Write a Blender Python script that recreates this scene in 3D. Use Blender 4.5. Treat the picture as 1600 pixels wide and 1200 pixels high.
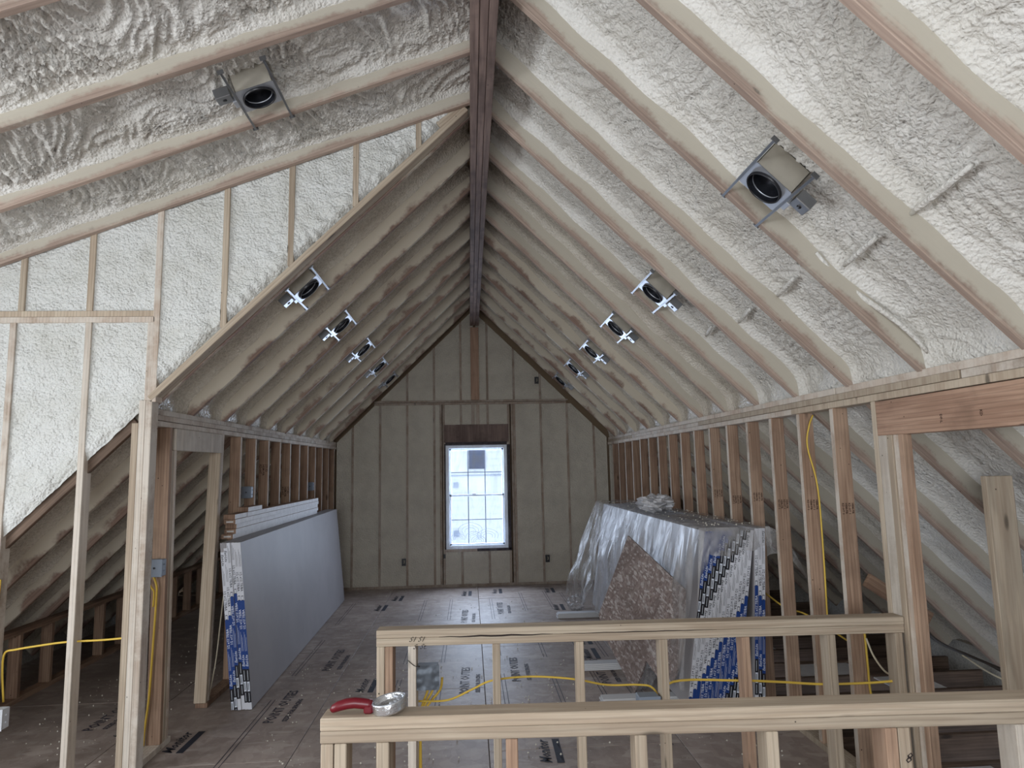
import bpy, math, random
import numpy as np
from mathutils import Vector, Matrix
random.seed(7)
S = bpy.context.scene
for o in list(bpy.data.objects): bpy.data.objects.remove(o)
C = S.collection

# ------------------------------------------------------------------ camera
cam = bpy.data.cameras.new('camera'); cam.sensor_width = 36; cam.sensor_fit = 'HORIZONTAL'
cam.lens = 1047.234 * 36 / 1600; cam.clip_start = .05; cam.clip_end = 200
camo = bpy.data.objects.new('camera', cam); C.objects.link(camo)
r0 = Vector((.997836, -.062719, -.019744)); r1 = Vector((-.011911, .122889, -.992349)); r2 = Vector((.064666, .990437, .121876))
m = Matrix((r0, -r1, -r2)).transposed().to_4x4(); m.translation = (0, 0, 1.753)
camo.matrix_world = m; S.camera = camo

# ------------------------------------------------------------------ light
S.view_settings.view_transform = 'Standard'; S.view_settings.look = 'None'
S.view_settings.exposure = 0.14; S.view_settings.gamma = 1; S.view_settings.use_curve_mapping = False
w = bpy.data.worlds.new('sky'); S.world = w; w.use_nodes = True
bg = w.node_tree.nodes['Background']; bg.inputs[0].default_value = (.74, .86, 1, 1); bg.inputs[1].default_value = 1.65
def area(name, loc, rot, sx, sy, power, col):
    l = bpy.data.lights.new(name, 'AREA'); l.shape = 'RECTANGLE'; l.size = sx; l.size_y = sy; l.energy = power; l.color = col
    o = bpy.data.objects.new(name, l); o.location = loc; o.rotation_euler = rot; C.objects.link(o); return o
PI = math.pi
# daylight through the dormer windows (left), the gable window behind the camera and the far gable window
area('dormer_window_light', (-4.25, .15, 1.6), (0, -PI/2, 0), 1.3, 1.5, 72, (.93, .965, 1))
area('dormer_window_light', (-4.25, 2.15, 1.6), (0, -PI/2, 0), 1.3, 1.5, 46, (.93, .965, 1))
area('gable_window_light', (-.6, -2.35, 1.85), (PI/2, 0, 0), 2.6, 1.8, 116, (.93, .965, 1))
area('far_window_light', (.105, 10.5, 1.32), (-PI/2, 0, 0), .82, 1.44, 68, (.72, .82, 1))

# ------------------------------------------------------------------ materials
def lin(c): return tuple(((x/255)/12.92 if x/255 <= .04045 else ((x/255+.055)/1.055)**2.4) for x in c) + (1,)
class NT:
    def __init__(s, name, rough=.7, spec=.3, metal=0):
        s.m = bpy.data.materials.new(name); s.m.use_nodes = True; s.t = s.m.node_tree; s.b = s.t.nodes['Principled BSDF']
        s.b.inputs['Roughness'].default_value = rough; s.b.inputs['Specular IOR Level'].default_value = spec; s.b.inputs['Metallic'].default_value = metal
    def n(s, typ, ins=None, **kw):
        d = s.t.nodes.new('ShaderNode' + typ)
        for k, v in kw.items(): setattr(d, k, v)
        for k, v in (ins or {}).items():
            if hasattr(v, 'is_output'): s.t.links.new(v, d.inputs[k])
            else: d.inputs[k].default_value = v
        return d
    def link(s, a, b): s.t.links.new(a, b)
    def math(s, op, a, b=0, c=0):
        return s.n('Math', {0: a, 1: b, 2: c}, operation=op).outputs[0]
    def mix(s, f, a, b):
        d = s.n('Mix', data_type='RGBA')
        for i, v in ((0, f), (6, a), (7, b)):
            if hasattr(v, 'is_output'): s.link(v, d.inputs[i])
            else: d.inputs[i].default_value = v
        return d.outputs[2]
    def step(s, v, a, b):
        return s.n('MapRange', {0: v, 1: a, 2: b, 3: 0.0, 4: 1.0}, interpolation_type='SMOOTHSTEP').outputs[0]
    def base(s, c):
        if hasattr(c, 'is_output'): s.link(c, s.b.inputs['Base Color'])
        else: s.b.inputs['Base Color'].default_value = c
    def bump(s, h, strength=.5, dist=.01):
        b = s.n('Bump', {'Strength': strength, 'Distance': dist, 'Height': h}); s.link(b.outputs[0], s.b.inputs['Normal'])
    def coords(s, rnd=True, scale=(1, 1, 1)):
        tc = s.n('TexCoord').outputs['Object']
        v = tc
        if rnd:
            r = s.n('ObjectInfo').outputs['Random']
            off = s.n('VectorMath', {0: (17, 23, 41)}, operation='SCALE'); s.link(r, off.inputs['Scale'])
            v = s.n('VectorMath', {0: tc, 1: off.outputs[0]}, operation='ADD').outputs[0]
        return tc, s.n('VectorMath', {0: v, 1: scale}, operation='MULTIPLY').outputs[0], v

def wood(name, c1, c2, coat=None, coatcol=(190, 183, 168), rough=.75, val=(.86, 1.12), grime=0, front=0, knot=.085, ring=.3):
    M = NT(name, rough)
    tc, g, v = M.coords(scale=(1, 1, .05))
    n1 = M.n('TexNoise', {'Vector': g, 'Scale': 55, 'Detail': 5, 'Distortion': .6}).outputs[0]
    g2 = M.n('VectorMath', {0: v, 1: (1, 1, .12)}, operation='MULTIPLY').outputs[0]
    n2 = M.n('TexNoise', {'Vector': g2, 'Scale': 9, 'Detail': 3}).outputs[0]
    f = M.math('ADD', M.math('MULTIPLY', n1, .55), M.math('MULTIPLY', n2, .45))
    col = M.mix(M.step(f, .38, .62), lin(c1), lin(c2))
    # growth rings and knots
    wv = M.n('TexWave', {'Vector': g2, 'Scale': 16, 'Distortion': 3.5, 'Detail': 2}, wave_type='BANDS', bands_direction='X').outputs[1]
    col = M.mix(M.math('MULTIPLY', M.step(wv, .62, 1), ring), col, lin([x*.7 for x in c1]))
    g3 = M.n('VectorMath', {0: v, 1: (1, 1, .3)}, operation='MULTIPLY').outputs[0]
    vo = M.n('TexVoronoi', {'Vector': g3, 'Scale': 7}).outputs[0]
    k = M.math('SUBTRACT', 1.0, M.step(vo, knot*.5, knot*1.4))
    col = M.mix(M.math('MULTIPLY', k, .7), col, lin([x*.38 for x in c1]))
    # small nail marks
    vo2 = M.n('TexVoronoi', {'Vector': v, 'Scale': 11}).outputs[0]
    col = M.mix(M.math('MULTIPLY', M.math('LESS_THAN', vo2, .045), .8), col, lin((40, 32, 28)))
    if grime:
        n3 = M.n('TexNoise', {'Vector': v, 'Scale': 5, 'Detail': 4}).outputs[0]
        col = M.mix(M.math('MULTIPLY', M.step(n3, .48, .7), grime), col, lin([x*.6 for x in c1]))
    r = M.n('ObjectInfo').outputs['Random']
    hs = M.n('HueSaturation', {'Value': M.n('MapRange', {0: r, 3: val[0], 4: val[1]}).outputs[0], 'Color': col}); col = hs.outputs[0]
    if coat:      # foam overspray: bare near the edge (local -x), covered deeper in, patchy
        x = M.n('SeparateXYZ', {0: tc}).outputs[0]
        n4 = M.n('TexNoise', {'Vector': v, 'Scale': 3.2, 'Detail': 4, 'Roughness': .6}).outputs[0]
        n5 = M.n('TexNoise', {'Vector': v, 'Scale': 60, 'Detail': 2}).outputs[0]
        xx = M.math('ADD', M.math('ADD', x, coat[0]), M.math('MULTIPLY', M.math('SUBTRACT', n4, .5), coat[2]))
        xx = M.math('ADD', xx, M.math('MULTIPLY', M.math('SUBTRACT', n5, .5), .03))
        col = M.mix(M.math('MULTIPLY', M.step(xx, .0, coat[1]), .93), col, lin(coatcol))
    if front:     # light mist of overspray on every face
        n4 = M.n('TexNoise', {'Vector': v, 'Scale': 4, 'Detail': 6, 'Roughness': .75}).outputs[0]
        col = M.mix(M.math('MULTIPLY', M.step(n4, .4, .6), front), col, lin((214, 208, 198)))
    M.base(col); M.bump(n1, .25, .002)
    return M.m

def foam_mat(name, c, c2, rough=.5, spec=.4, bstr=.7, gl=0):
    M = NT(name, rough, spec)
    _, _, v = M.coords(rnd=False)
    n1 = M.n('TexNoise', {'Vector': v, 'Scale': 55, 'Detail': 3, 'Roughness': .55, 'Distortion': .4}).outputs[0]
    vo = M.n('TexVoronoi', {'Vector': v, 'Scale': 75, 'Randomness': 1.0}, feature='SMOOTH_F1').outputs[0]
    n0 = M.n('TexNoise', {'Vector': v, 'Scale': 3, 'Detail': 3}).outputs[0]
    col = M.mix(M.step(n0, .35, .7), lin(c), lin(c2))
    M.base(col)
    h = M.math('SUBTRACT', n1, M.math('MULTIPLY', vo, .8))
    M.bump(h, bstr, .012)
    if gl:
        M.link(M.n('MapRange', {0: n1, 1: .4, 2: .6, 3: rough, 4: rough*.5}).outputs[0], M.b.inputs['Roughness'])
    return M.m

def plain(name, c, rough=.6, spec=.3, metal=0, noise=.0, nscale=20, bump=0):
    M = NT(name, rough, spec, metal)
    if noise or bump:
        _, _, v = M.coords()
        n = M.n('TexNoise', {'Vector': v, 'Scale': nscale, 'Detail': 4}).outputs[0]
        M.base(M.mix(M.math('MULTIPLY', M.step(n, .35, .65), noise), lin(c), lin([x*.6 for x in c])))
        if bump: M.bump(n, bump, .004)
    else: M.base(lin(c))
    return M.m

W_new = wood('spruce_lumber', (170, 153, 134), (190, 176, 157))
W_pale = wood('pale_lumber', (190, 178, 164), (210, 200, 188), front=.35)
W_brown = wood('brown_lumber', (138, 110, 92), (168, 140, 118), grime=.3)
W_knee = wood('hem_fir_lumber', (152, 124, 104), (182, 154, 132), grime=.25)
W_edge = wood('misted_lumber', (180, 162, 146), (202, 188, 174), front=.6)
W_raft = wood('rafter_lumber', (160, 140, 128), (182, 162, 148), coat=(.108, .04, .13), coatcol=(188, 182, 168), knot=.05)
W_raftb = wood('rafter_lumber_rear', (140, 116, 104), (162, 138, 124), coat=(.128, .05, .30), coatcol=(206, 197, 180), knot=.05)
W_lvl = wood('laminated_beam', (112, 94, 88), (140, 120, 112), grime=.5, knot=.02)
W_head = wood('header_lumber', (158, 126, 106), (184, 152, 130), grime=.3, knot=.03)
W_gab = wood('gable_stud', (146, 128, 114), (166, 148, 132), front=.25)
W_dark = wood('attic_joist', (92, 76, 64), (120, 100, 86), grime=.3)
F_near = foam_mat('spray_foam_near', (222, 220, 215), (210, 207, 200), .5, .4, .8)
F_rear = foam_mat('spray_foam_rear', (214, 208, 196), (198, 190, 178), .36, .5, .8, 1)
F_wall = foam_mat('spray_foam_wall', (216, 217, 214), (204, 204, 198), .55, .35, .9)
F_gab = foam_mat('spray_foam_gable', (204, 197, 183), (190, 183, 170), .55, .3, .9)
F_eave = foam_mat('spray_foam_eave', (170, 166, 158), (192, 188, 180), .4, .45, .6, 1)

def osb(name, c1, c2, c3, scale=30, rough=.7):
    M = NT(name, rough)
    _, _, v = M.coords()
    v1 = M.n('TexVoronoi', {'Vector': M.n('VectorMath', {0: v, 1: (1, .45, 1)}, operation='MULTIPLY').outputs[0], 'Scale': scale}).outputs[1]
    v2 = M.n('TexVoronoi', {'Vector': M.n('VectorMath', {0: v, 1: (.45, 1, 1)}, operation='MULTIPLY').outputs[0], 'Scale': scale*.8}).outputs[1]
    a = M.n('SeparateColor', {0: v1}).outputs[0]; b = M.n('SeparateColor', {0: v2}).outputs[1]
    col = M.mix(a, lin(c1), lin(c2)); col = M.mix(M.math('MULTIPLY', M.step(b, .6, 1), .7), col, lin(c3))
    n = M.n('TexNoise', {'Vector': v, 'Scale': 1.7, 'Detail': 5, 'Roughness': .65}).outputs[0]
    col = M.mix(M.math('MULTIPLY', M.step(n, .42, .68), .5), col, lin([x*.78 for x in c1]))
    n2 = M.n('TexNoise', {'Vector': v, 'Scale': 9, 'Detail': 6, 'Roughness': .7}).outputs[0]
    col = M.mix(M.math('MULTIPLY', M.step(n2, .52, .7), .35), col, lin((186, 178, 172)))
    M.base(col); M.bump(a, .12, .002)
    return M.m
OSB_floor = osb('subfloor_panel', (150, 136, 128), (166, 152, 144), (182, 170, 162), 22, .55)
OSB_board = osb('strand_board', (116, 102, 98), (148, 134, 130), (200, 194, 192), 95, .6)
GYP = plain('gypsum_paper', (160, 157, 160), .55, .35, noise=.12, nscale=2.5)
GYP_edge = plain('gypsum_edge', (196, 194, 192), .7)
T_white = plain('tape_white', (214, 216, 224), .5); T_blue = plain('tape_blue', (34, 66, 134), .45); T_black = plain('tape_black', (34, 34, 40), .5)
INK = plain('ink_dark', (46, 48, 58), .7); INKW = plain('ink_white', (216, 222, 234), .6)
STAMP = plain('floor_stamp_ink', (80, 76, 86), .7, noise=.5, nscale=60)
WSTAMP = plain('grade_stamp_ink', (74, 54, 44), .8)
STEEL = plain('galvanized_steel', (150, 152, 156), .38, .5, .85, noise=.25, nscale=9)
STEELW = plain('steel_misted', (170, 164, 152), .6, .4, .2, noise=.25, nscale=9)
BRIGHT = plain('bright_steel', (186, 190, 198), .42, .5, .7)
BLACK = plain('black_enamel', (30, 30, 34), .35, .5)
LENS = plain('can_reflector', (58, 60, 68), .3, .6, .6, noise=.5, nscale=30)
BOXB = plain('box_grey_blue', (126, 136, 150), .5, .35)
BOXW = plain('box_pale_grey', (196, 200, 206), .5, .35)
YEL = plain('cable_yellow', (222, 188, 78), .5, .4); WHT = plain('cable_white', (216, 206, 182), .5)
DKC = plain('cable_dark', (60, 52, 46), .6)
RED = plain('red_plastic', (104, 8, 26), .35, .5); CHROME = plain('chrome', (205, 208, 212), .16, .7, .9, bump=.6, nscale=90)
VINYL = plain('white_vinyl', (226, 232, 240), .4, .4); SIDE = plain('house_siding', (236, 240, 246), .7)
DGL = plain('dark_window_glass', (58, 72, 104), .7, .1, noise=.6, nscale=3)
GRIL = plain('grille_grey', (138, 148, 168), .6)
VENT = plain('vent_grey', (166, 176, 196), .6)
PRIME = plain('white_board_face', (236, 236, 238), .6, noise=.15, nscale=14)
TAPE = plain('silver_tape', (96, 104, 114), .42, .6, .4, bump=.12, nscale=14)
MARK = plain('pencil_ink', (48, 40, 40), .7)
PALE = plain('lower_slab', (214, 212, 218), .8)
SHEA = plain('roof_sheathing', (150, 128, 104), .8)
DUN = plain('gypsum_strip', (206, 206, 208), .7)
DUSTF = plain('foam_crumb', (214, 210, 198), .8)
TAR = plain('window_flashing', (70, 62, 66), .6, noise=.6, nscale=30)

def film(name, col, alpha, rough=.2, scale=8, ramp=(.35, .7, .25), br=.6, spec=.6):
    M = NT(name, rough, spec)
    _, _, v = M.coords()
    vv = M.n('VectorMath', {0: v, 1: (1, 1, .35)}, operation='MULTIPLY').outputs[0]
    n = M.n('TexNoise', {'Vector': vv, 'Scale': scale, 'Detail': 5, 'Distortion': .8}).outputs[0]
    M.base(lin(col)); M.bump(n, br, .03)
    tr = M.n('BsdfTransparent'); mx = M.n('MixShader')
    a = M.n('MapRange', {0: n, 1: ramp[0], 2: ramp[1], 3: alpha-ramp[2], 4: alpha+ramp[2]}).outputs[0]
    M.link(a, mx.inputs[0]); M.link(tr.outputs[0], mx.inputs[1]); M.link(M.b.outputs[0], mx.inputs[2])
    M.link(mx.outputs[0], M.t.nodes['Material Output'].inputs['Surface'])
    return M.m
POLY = film('poly_sheeting', (188, 186, 186), .44, .32, 8, (.4, .75, .28), .6, .4)
POLYC = film('poly_crumpled', (214, 214, 218), .85, .3)
POLYW = film('window_film', (236, 242, 252), .07, .3, 14, (.45, .65, .07), .2, .05)
def glass():
    M = NT('window_glass')
    tr = M.n('BsdfTransparent', {0: (.96, .98, 1, 1)}); gl = M.n('BsdfGlossy', {1: .03}); mx = M.n('MixShader', {0: .008})
    M.link(tr.outputs[0], mx.inputs[1]); M.link(gl.outputs[0], mx.inputs[2]); M.link(mx.outputs[0], M.t.nodes['Material Output'].inputs['Surface'])
    return M.m
GLASS = glass()

# ------------------------------------------------------------------ helpers
WM = {}
def put(o, mat4, parent=None):
    C.objects.link(o); WM[o.name] = mat4.copy()
    if parent is not None:
        o.parent = parent; o.matrix_basis = WM[parent.name].inverted() @ mat4
    else: o.matrix_basis = mat4
    return o
T = Matrix.Translation
def empty(name, loc, label=None, cat=None, group=None, kind=None, rot=None):
    o = bpy.data.objects.new(name, None); o.empty_display_size = .1
    put(o, T(loc) @ (rot.to_4x4() if rot is not None else Matrix()))
    return tag(o, label, cat, group, kind)
def tag(o, label=None, cat=None, group=None, kind=None):
    if label: o['label'] = label
    if cat: o['category'] = cat
    if group: o['group'] = group
    if kind: o['kind'] = kind
    return o
class MB:
    def __init__(s): s.v = []; s.f = []; s.mi = []; s.sm = []
    def add(s, v, f, mi=0, smooth=False):
        b = len(s.v); s.v += [tuple(p) for p in v]; s.f += [tuple(i+b for i in q) for q in f]; s.mi += [mi]*len(f); s.sm += [smooth]*len(f)
        return s
    def box(s, lo, hi, mi=0, mat4=None, c=0):
        x0, y0, z0 = lo; x1, y1, z1 = hi
        if c: v, f = chamfer(lo, hi, c)
        else:
            v = [(x0,y0,z0),(x1,y0,z0),(x1,y1,z0),(x0,y1,z0),(x0,y0,z1),(x1,y0,z1),(x1,y1,z1),(x0,y1,z1)]
            f = [(0,3,2,1),(4,5,6,7),(0,1,5,4),(1,2,6,5),(2,3,7,6),(3,0,4,7)]
        if mat4: v = [tuple(mat4 @ Vector(p)) for p in v]
        return s.add(v, f, mi)
    def tube(s, pts, r, mi=0, n=8, caps=True, radii=None):
        P = [Vector(p) for p in pts]; V = []; F = []
        up = Vector((0, 0, 1)); prev = None
        for i, p in enumerate(P):
            d = (P[min(i+1, len(P)-1)] - P[max(i-1, 0)]).normalized()
            a = prev if prev else (up if abs(d.z) < .9 else Vector((1, 0, 0)))
            x = (a - d*a.dot(d)).normalized(); prev = x; y = d.cross(x)
            rr = radii[i] if radii else r
            for k in range(n):
                t = 2*PI*k/n; V.append(p + x*math.cos(t)*rr + y*math.sin(t)*rr)
        for i in range(len(P)-1):
            for k in range(n):
                a = i*n+k; b = i*n+(k+1) % n; F.append((a, b, b+n, a+n))
        if caps: F.append(tuple(range(n))[::-1]); F.append(tuple((len(P)-1)*n+k for k in range(n)))
        return s.add(V, F, mi, True)
    def lathe(s, prof, mi=0, n=32, mat4=None):
        V = []; F = []
        for r, z in prof:
            for k in range(n): V.append((r*math.cos(2*PI*k/n), r*math.sin(2*PI*k/n), z))
        for i in range(len(prof)-1):
            for k in range(n):
                a = i*n+k; b = i*n+(k+1) % n; F.append((a, b, b+n, a+n))
        if mat4: V = [tuple(mat4 @ Vector(p)) for p in V]
        return s.add(V, F, mi, True)
    def grid(s, V, nu, nv, mi=0, smooth=True, flip=False):
        F = []
        for i in range(nu-1):
            for j in range(nv-1):
                a = i*nv+j; q = (a, a+1, a+nv+1, a+nv); F.append(q[::-1] if flip else q)
        return s.add(V, F, mi, smooth)
    def mesh(s, name, mats):
        me = bpy.data.meshes.new(name); me.from_pydata(s.v, [], s.f)
        for m_ in (mats if isinstance(mats, (list, tuple)) else [mats]): me.materials.append(m_)
        me.polygons.foreach_set('material_index', s.mi); me.polygons.foreach_set('use_smooth', s.sm)
        me.update(); return me
    def obj(s, name, mats, parent=None, mat4=None):
        return put(bpy.data.objects.new(name, s.mesh(name, mats)), mat4 or Matrix(), parent)
    def objc(s, name, mats, parent=None):      # world-space verts, origin moved to the centre of the base
        a = np.array(s.v); c = (a.min(0)+a.max(0))/2; c[2] = a[:, 2].min()
        s.v = [tuple(p) for p in a-c]
        return s.obj(name, mats, parent, T(Vector(c)))
def chamfer(lo, hi, c):
    V = []; idx = {}
    for i, x in enumerate((lo[0], hi[0])):
        for j, y in enumerate((lo[1], hi[1])):
            for k, z in enumerate((lo[2], hi[2])):
                sx, sy, sz = (c, -c)[i], (c, -c)[j], (c, -c)[k]
                for ax in range(3):
                    p = [x+sx, y+sy, z+sz]; p[ax] = (x, y, z)[ax]
                    idx[(i, j, k, ax)] = len(V); V.append(tuple(p))
    F = []
    for ax in range(3):
        for sd in (0, 1):
            o = [a for a in range(3) if a != ax]
            q = []
            for u, v in ((0, 0), (1, 0), (1, 1), (0, 1)):
                t = [0, 0, 0]; t[ax] = sd; t[o[0]] = u; t[o[1]] = v; q.append(idx[(*t, ax)])
            if (ax == 1) ^ (sd == 0): q = q[::-1]
            F.append(tuple(q))
    for ax in range(3):       # edges parallel to axis ax
        o = [a for a in range(3) if a != ax]
        for u in (0, 1):
            for v in (0, 1):
                t0 = [0, 0, 0]; t0[o[0]] = u; t0[o[1]] = v; t1 = list(t0); t1[ax] = 1
                F.append((idx[(*t0, o[0])], idx[(*t1, o[0])], idx[(*t1, o[1])], idx[(*t0, o[1])]))
    for i in (0, 1):
        for j in (0, 1):
            for k in (0, 1): F.append(tuple(idx[(i, j, k, a)] for a in range(3)))
    return V, F
_mc = {}
def beam(name, p0, p1, sx, sy, hint, mt, parent=None, ch=.0025):
    """board from p0 to p1 (centre line); sx is its size along hint, sy across it"""
    p0 = Vector(p0); p1 = Vector(p1); d = p1-p0; L = d.length; z = d.normalized()
    x = Vector(hint); x = (x - z*x.dot(z)).normalized(); y = z.cross(x)
    key = (round(sx, 4), round(sy, 4), round(L, 3), mt.name)
    if key not in _mc: _mc[key] = MB().box((-sx/2, -sy/2, -L/2), (sx/2, sy/2, L/2), c=ch).mesh(name, mt)
    M4 = Matrix((x, y, z)).transposed().to_4x4(); M4.translation = (p0+p1)/2
    return put(bpy.data.objects.new(name, _mc[key]), M4, parent)
def abox(name, lo, hi, mt, parent=None, ch=.002):
    c = [(a+b)/2 for a, b in zip(lo, hi)]; h = [(b-a)/2 for a, b in zip(lo, hi)]
    ch = min(ch, min(h)*.3)
    return MB().box([-a for a in h], h, c=ch).obj(name, mt, parent, T(Vector(c)))

# perlin noise on numpy arrays
rs = np.random.RandomState(3); PERM = rs.permutation(512); GA = rs.rand(512)*2*PI
def per(x, y, seed=0):
    xi = np.floor(x).astype(int); yi = np.floor(y).astype(int); xf = x-xi; yf = y-yi
    def g(ix, iy, dx, dy):
        h = PERM[(PERM[(ix+seed*57) % 512] + iy) % 512]; a = GA[h]; return np.cos(a)*dx+np.sin(a)*dy
    u = xf*xf*xf*(xf*(xf*6-15)+10); v = yf*yf*yf*(yf*(yf*6-15)+10)
    a = g(xi, yi, xf, yf); b = g(xi+1, yi, xf-1, yf); c = g(xi, yi+1, xf, yf-1); d = g(xi+1, yi+1, xf-1, yf-1)
    return ((a+(b-a)*u)+((c+(d-c)*u)-(a+(b-a)*u))*v)*1.5
def lumps(s, t, seed, amp=1.0, roll=1.0):
    ws = s + .05*per(s*5, t*5, seed+1); wt = t + .05*per(s*5+9, t*5+3, seed+2)
    sk = ws + wt*.5*per(s*1.3, t*.5+7, seed+9)
    h = roll*.024*(.45-np.abs(per(sk*13, wt*3.4, seed+3)))
    h += .018*(.35-np.abs(per(sk*24, wt*12, seed+4)))
    h += .012*(.35-np.abs(per(ws*44, wt*38, seed+5)))
    h += .024*per(s*2.2, t*2.5, seed+6)
    return h*amp

def foam_bay(parent, P0, sdir, ndir, y0, y1, L, seed, mt, rec=.13, res=.015, Lfine=2.9, bump_at=None, amp=1, roll=1, tmax=None):
    """foam between two rafters: a height field recessed from the rafters' underside"""
    us = list(np.arange(-.12, min(L, Lfine), res)) + list(np.arange(Lfine, L, max(res*1.8, .03))) + [L]
    us = np.array(sorted(set(round(float(u), 4) for u in us if u <= L)))
    ts = np.linspace(y0, y1, max(6, int((y1-y0)/res)))
    U, Tt = np.meshgrid(us, ts, indexing='ij')
    e = np.minimum(Tt-y0, y1-Tt)
    near = per(U*3, Tt*0+seed, seed+11)*.02
    fil = (.04+near)*np.exp(-(e/.04)**2)
    d = rec + .012 - lumps(U, Tt, seed, amp, roll)*np.clip((e-.012)/.05, .15, 1) - fil
    if bump_at is not None: d -= (rec-.03)*np.exp(-((U-bump_at)/.1)**2)
    d = np.maximum(d, .015)
    P0 = np.array(P0); sd = np.array(sdir); nd = np.array(ndir)
    c = np.array([P0[0], (y0+y1)/2, P0[2]])
    V = (P0[None, None]-c)*np.array([1, 0, 1]) + sd*U[..., None] + nd*d[..., None]; V[..., 1] += Tt-c[1]
    mb = MB(); mb.grid(V.reshape(-1, 3).tolist(), len(us), len(ts), flip=(sdir[0] > 0))
    return mb.obj('foam_fill', mt, parent, T(Vector(c)))

def wall_foam(parent, x0, x1, zlo, zhi, Y, seed, mt, res=.015, amp=1, rec=.012, edge=0.0):
    """foam between two studs of a wall in the plane Y; zlo/zhi are functions of x"""
    nx = max(4, int((x1-x0)/res)); xs = np.linspace(x0, x1, nx)
    zl = np.array([zlo(x) for x in xs]); zh = np.array([zhi(x) for x in xs])
    nz = max(4, int((max(zh-zl))/res)); v = np.linspace(0, 1, nz)
    X = np.repeat(xs[:, None], nz, 1); Z = zl[:, None]+(zh-zl)[:, None]*v[None]
    e = np.minimum(np.minimum(X-x0, x1-X), (Z-zl[:, None])+.01)
    h = .006*per(X*9, Z*9, seed)+.006*(.3-np.abs(per(X*30, Z*30, seed+1)))+.004*per(X*60, Z*60, seed+2)+.008*per(X*3, Z*2.2, seed+3)
    h = h*amp*np.clip(e/.03, .2, 1) + .004*np.clip(1-e/.012, 0, 1)
    if edge:
        k = np.exp(-np.maximum(Z-zl[:, None], 0)/.16)
        h += edge*k*(.022*(.4-np.abs(per(X*14+Z*6, Z*12, seed+5)))+.01) - edge*.03*np.exp(-((Z-zl[:, None])/.05)**2)
    Yv = Y+rec-h
    c = np.array([(x0+x1)/2, Y, zl.min()])
    V = np.stack([X, Yv, Z], -1)-c
    mb = MB(); mb.grid(V.reshape(-1, 3).tolist(), nx, nz, flip=True)
    return mb.obj('foam_fill', mt, parent, T(Vector(c)))

_tx = {}
def text_geo(s_, size, shear=0.0, bold=0.0):
    k = (s_, size, shear, bold)
    if k not in _tx:
        cu = bpy.data.curves.new('t', 'FONT'); cu.body = s_; cu.size = size; cu.resolution_u = 1; cu.shear = shear; cu.offset = bold
        o = bpy.data.objects.new('t', cu); C.objects.link(o)
        dg = bpy.context.evaluated_depsgraph_get(); me = bpy.data.meshes.new_from_object(o.evaluated_get(dg))
        v = [tuple(p.co) for p in me.vertices]; f = [tuple(p.vertices) for p in me.polygons]
        bpy.data.objects.remove(o); bpy.data.curves.remove(cu); bpy.data.meshes.remove(me)
        _tx[k] = (v, f)
    return _tx[k]

# ------------------------------------------------------------------ dimensions (metres, floor at 0, looking along +Y)
YE = 10.23; YW = 4.227; XR = 2.127; XL = -1.986; RXR = .163; RXL = .029; YB = -2.5
zR = lambda x: 4.2445-.98*x
zL = lambda x: 4.1013+.98*x
zD = lambda x: 4.1411+.381*x
q = math.sqrt(1+.98**2)
sR = (1/q, 0, -.98/q); nR = (.98/q, 0, 1/q); sL = (-1/q, 0, -.98/q); nL = (-.98/q, 0, 1/q)
qd = math.sqrt(1+.381**2); sD = (-1/qd, 0, -.381/qd); nD = (-.381/qd, 0, 1/qd)
pt = lambda P, *t: Vector(P)+sum((Vector(a)*b for a, b in t), Vector())

# ------------------------------------------------------------------ floor
fl = empty('floor', (0, 4, 0), kind='structure')
xs_ = [-4.45, -3.56, -2.34, -1.12, .1, 1.32, 2.21]
for i in range(6):
    ys = [YB, -.47, 1.97, 4.41, 6.85, 9.29, YE] if i % 2 == 0 else [YB, .75, 3.19, 5.63, 8.07, YE]
    for a, b in zip(ys[:-1], ys[1:]):
        abox('subfloor_panel', (xs_[i]+.0025, a+.0025, -.02), (xs_[i+1]-.0025, b-.0025, random.uniform(-.001, .0005)), OSB_floor, fl, ch=.0015)
abox('subfloor_backing', (-4.45, YB, -.06), (2.21, YE, -.022), W_dark, fl)
def floor_text(s_, x, y, size, ang, shear=0, mt=STAMP, bar=False):
    v, f = text_geo(s_, size, shear, .002)
    mb = MB(); mb.add([(a, b, 0) for a, b, c in v], f)
    wdt = max(p[0] for p in v)
    if bar: mb.add([(0, -size*.75, 0), (wdt, -size*.75, 0), (wdt, -size*.3, 0), (0, -size*.3, 0)], [(0, 1, 2, 3)])
    mb.obj('floor_stamp', mt, fl, T((x, y, .0012)) @ Matrix.Rotation(ang, 4, 'Z'))
for x, y in ((-1.40, 5.05), (-.03, 5.5), (.40, 5.75), (-2.62, 5.05), (-1.25, 6.25), (-.05, 7.9), (.39, 8.3), (1.12, 5.6)):
    floor_text('POINT OUTIES', x, y, .105, PI/2-.02); floor_text('SIZED FOR SPACING', x+.09, y+.02, .05, PI/2-.02)
for x, y in ((-.86, 5.62), (-1.0, 9.3), (-1.15, 8.7), (1.1, 9.55), (1.08, 8.4), (1.1, 6.3), (-.07, 9.5), (.36, 9.6), (.47, 4.2), (-1.9, 4.6), (1.12, 6.8), (-2.35, 4.9)):
    floor_text('Monitor', x, y, .1, PI/2-.02, .4, INK, True)
for k in range(7):      # chalk lines / rows of fine print running along the panels
    x = (-1.55, -.62, -.28, .24, .66, 1.0, 1.22)[k]
    mb = MB()
    for j in range(3):
        y = 4.6+j*1.8+random.uniform(-.3, .3)
        for d in (0, .03): mb.box((x+d, y, 0), (x+d+.005, y+1.2, .0006))
    mb.objc('floor_stamp', STAMP, fl).location.z += .0008
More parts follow.
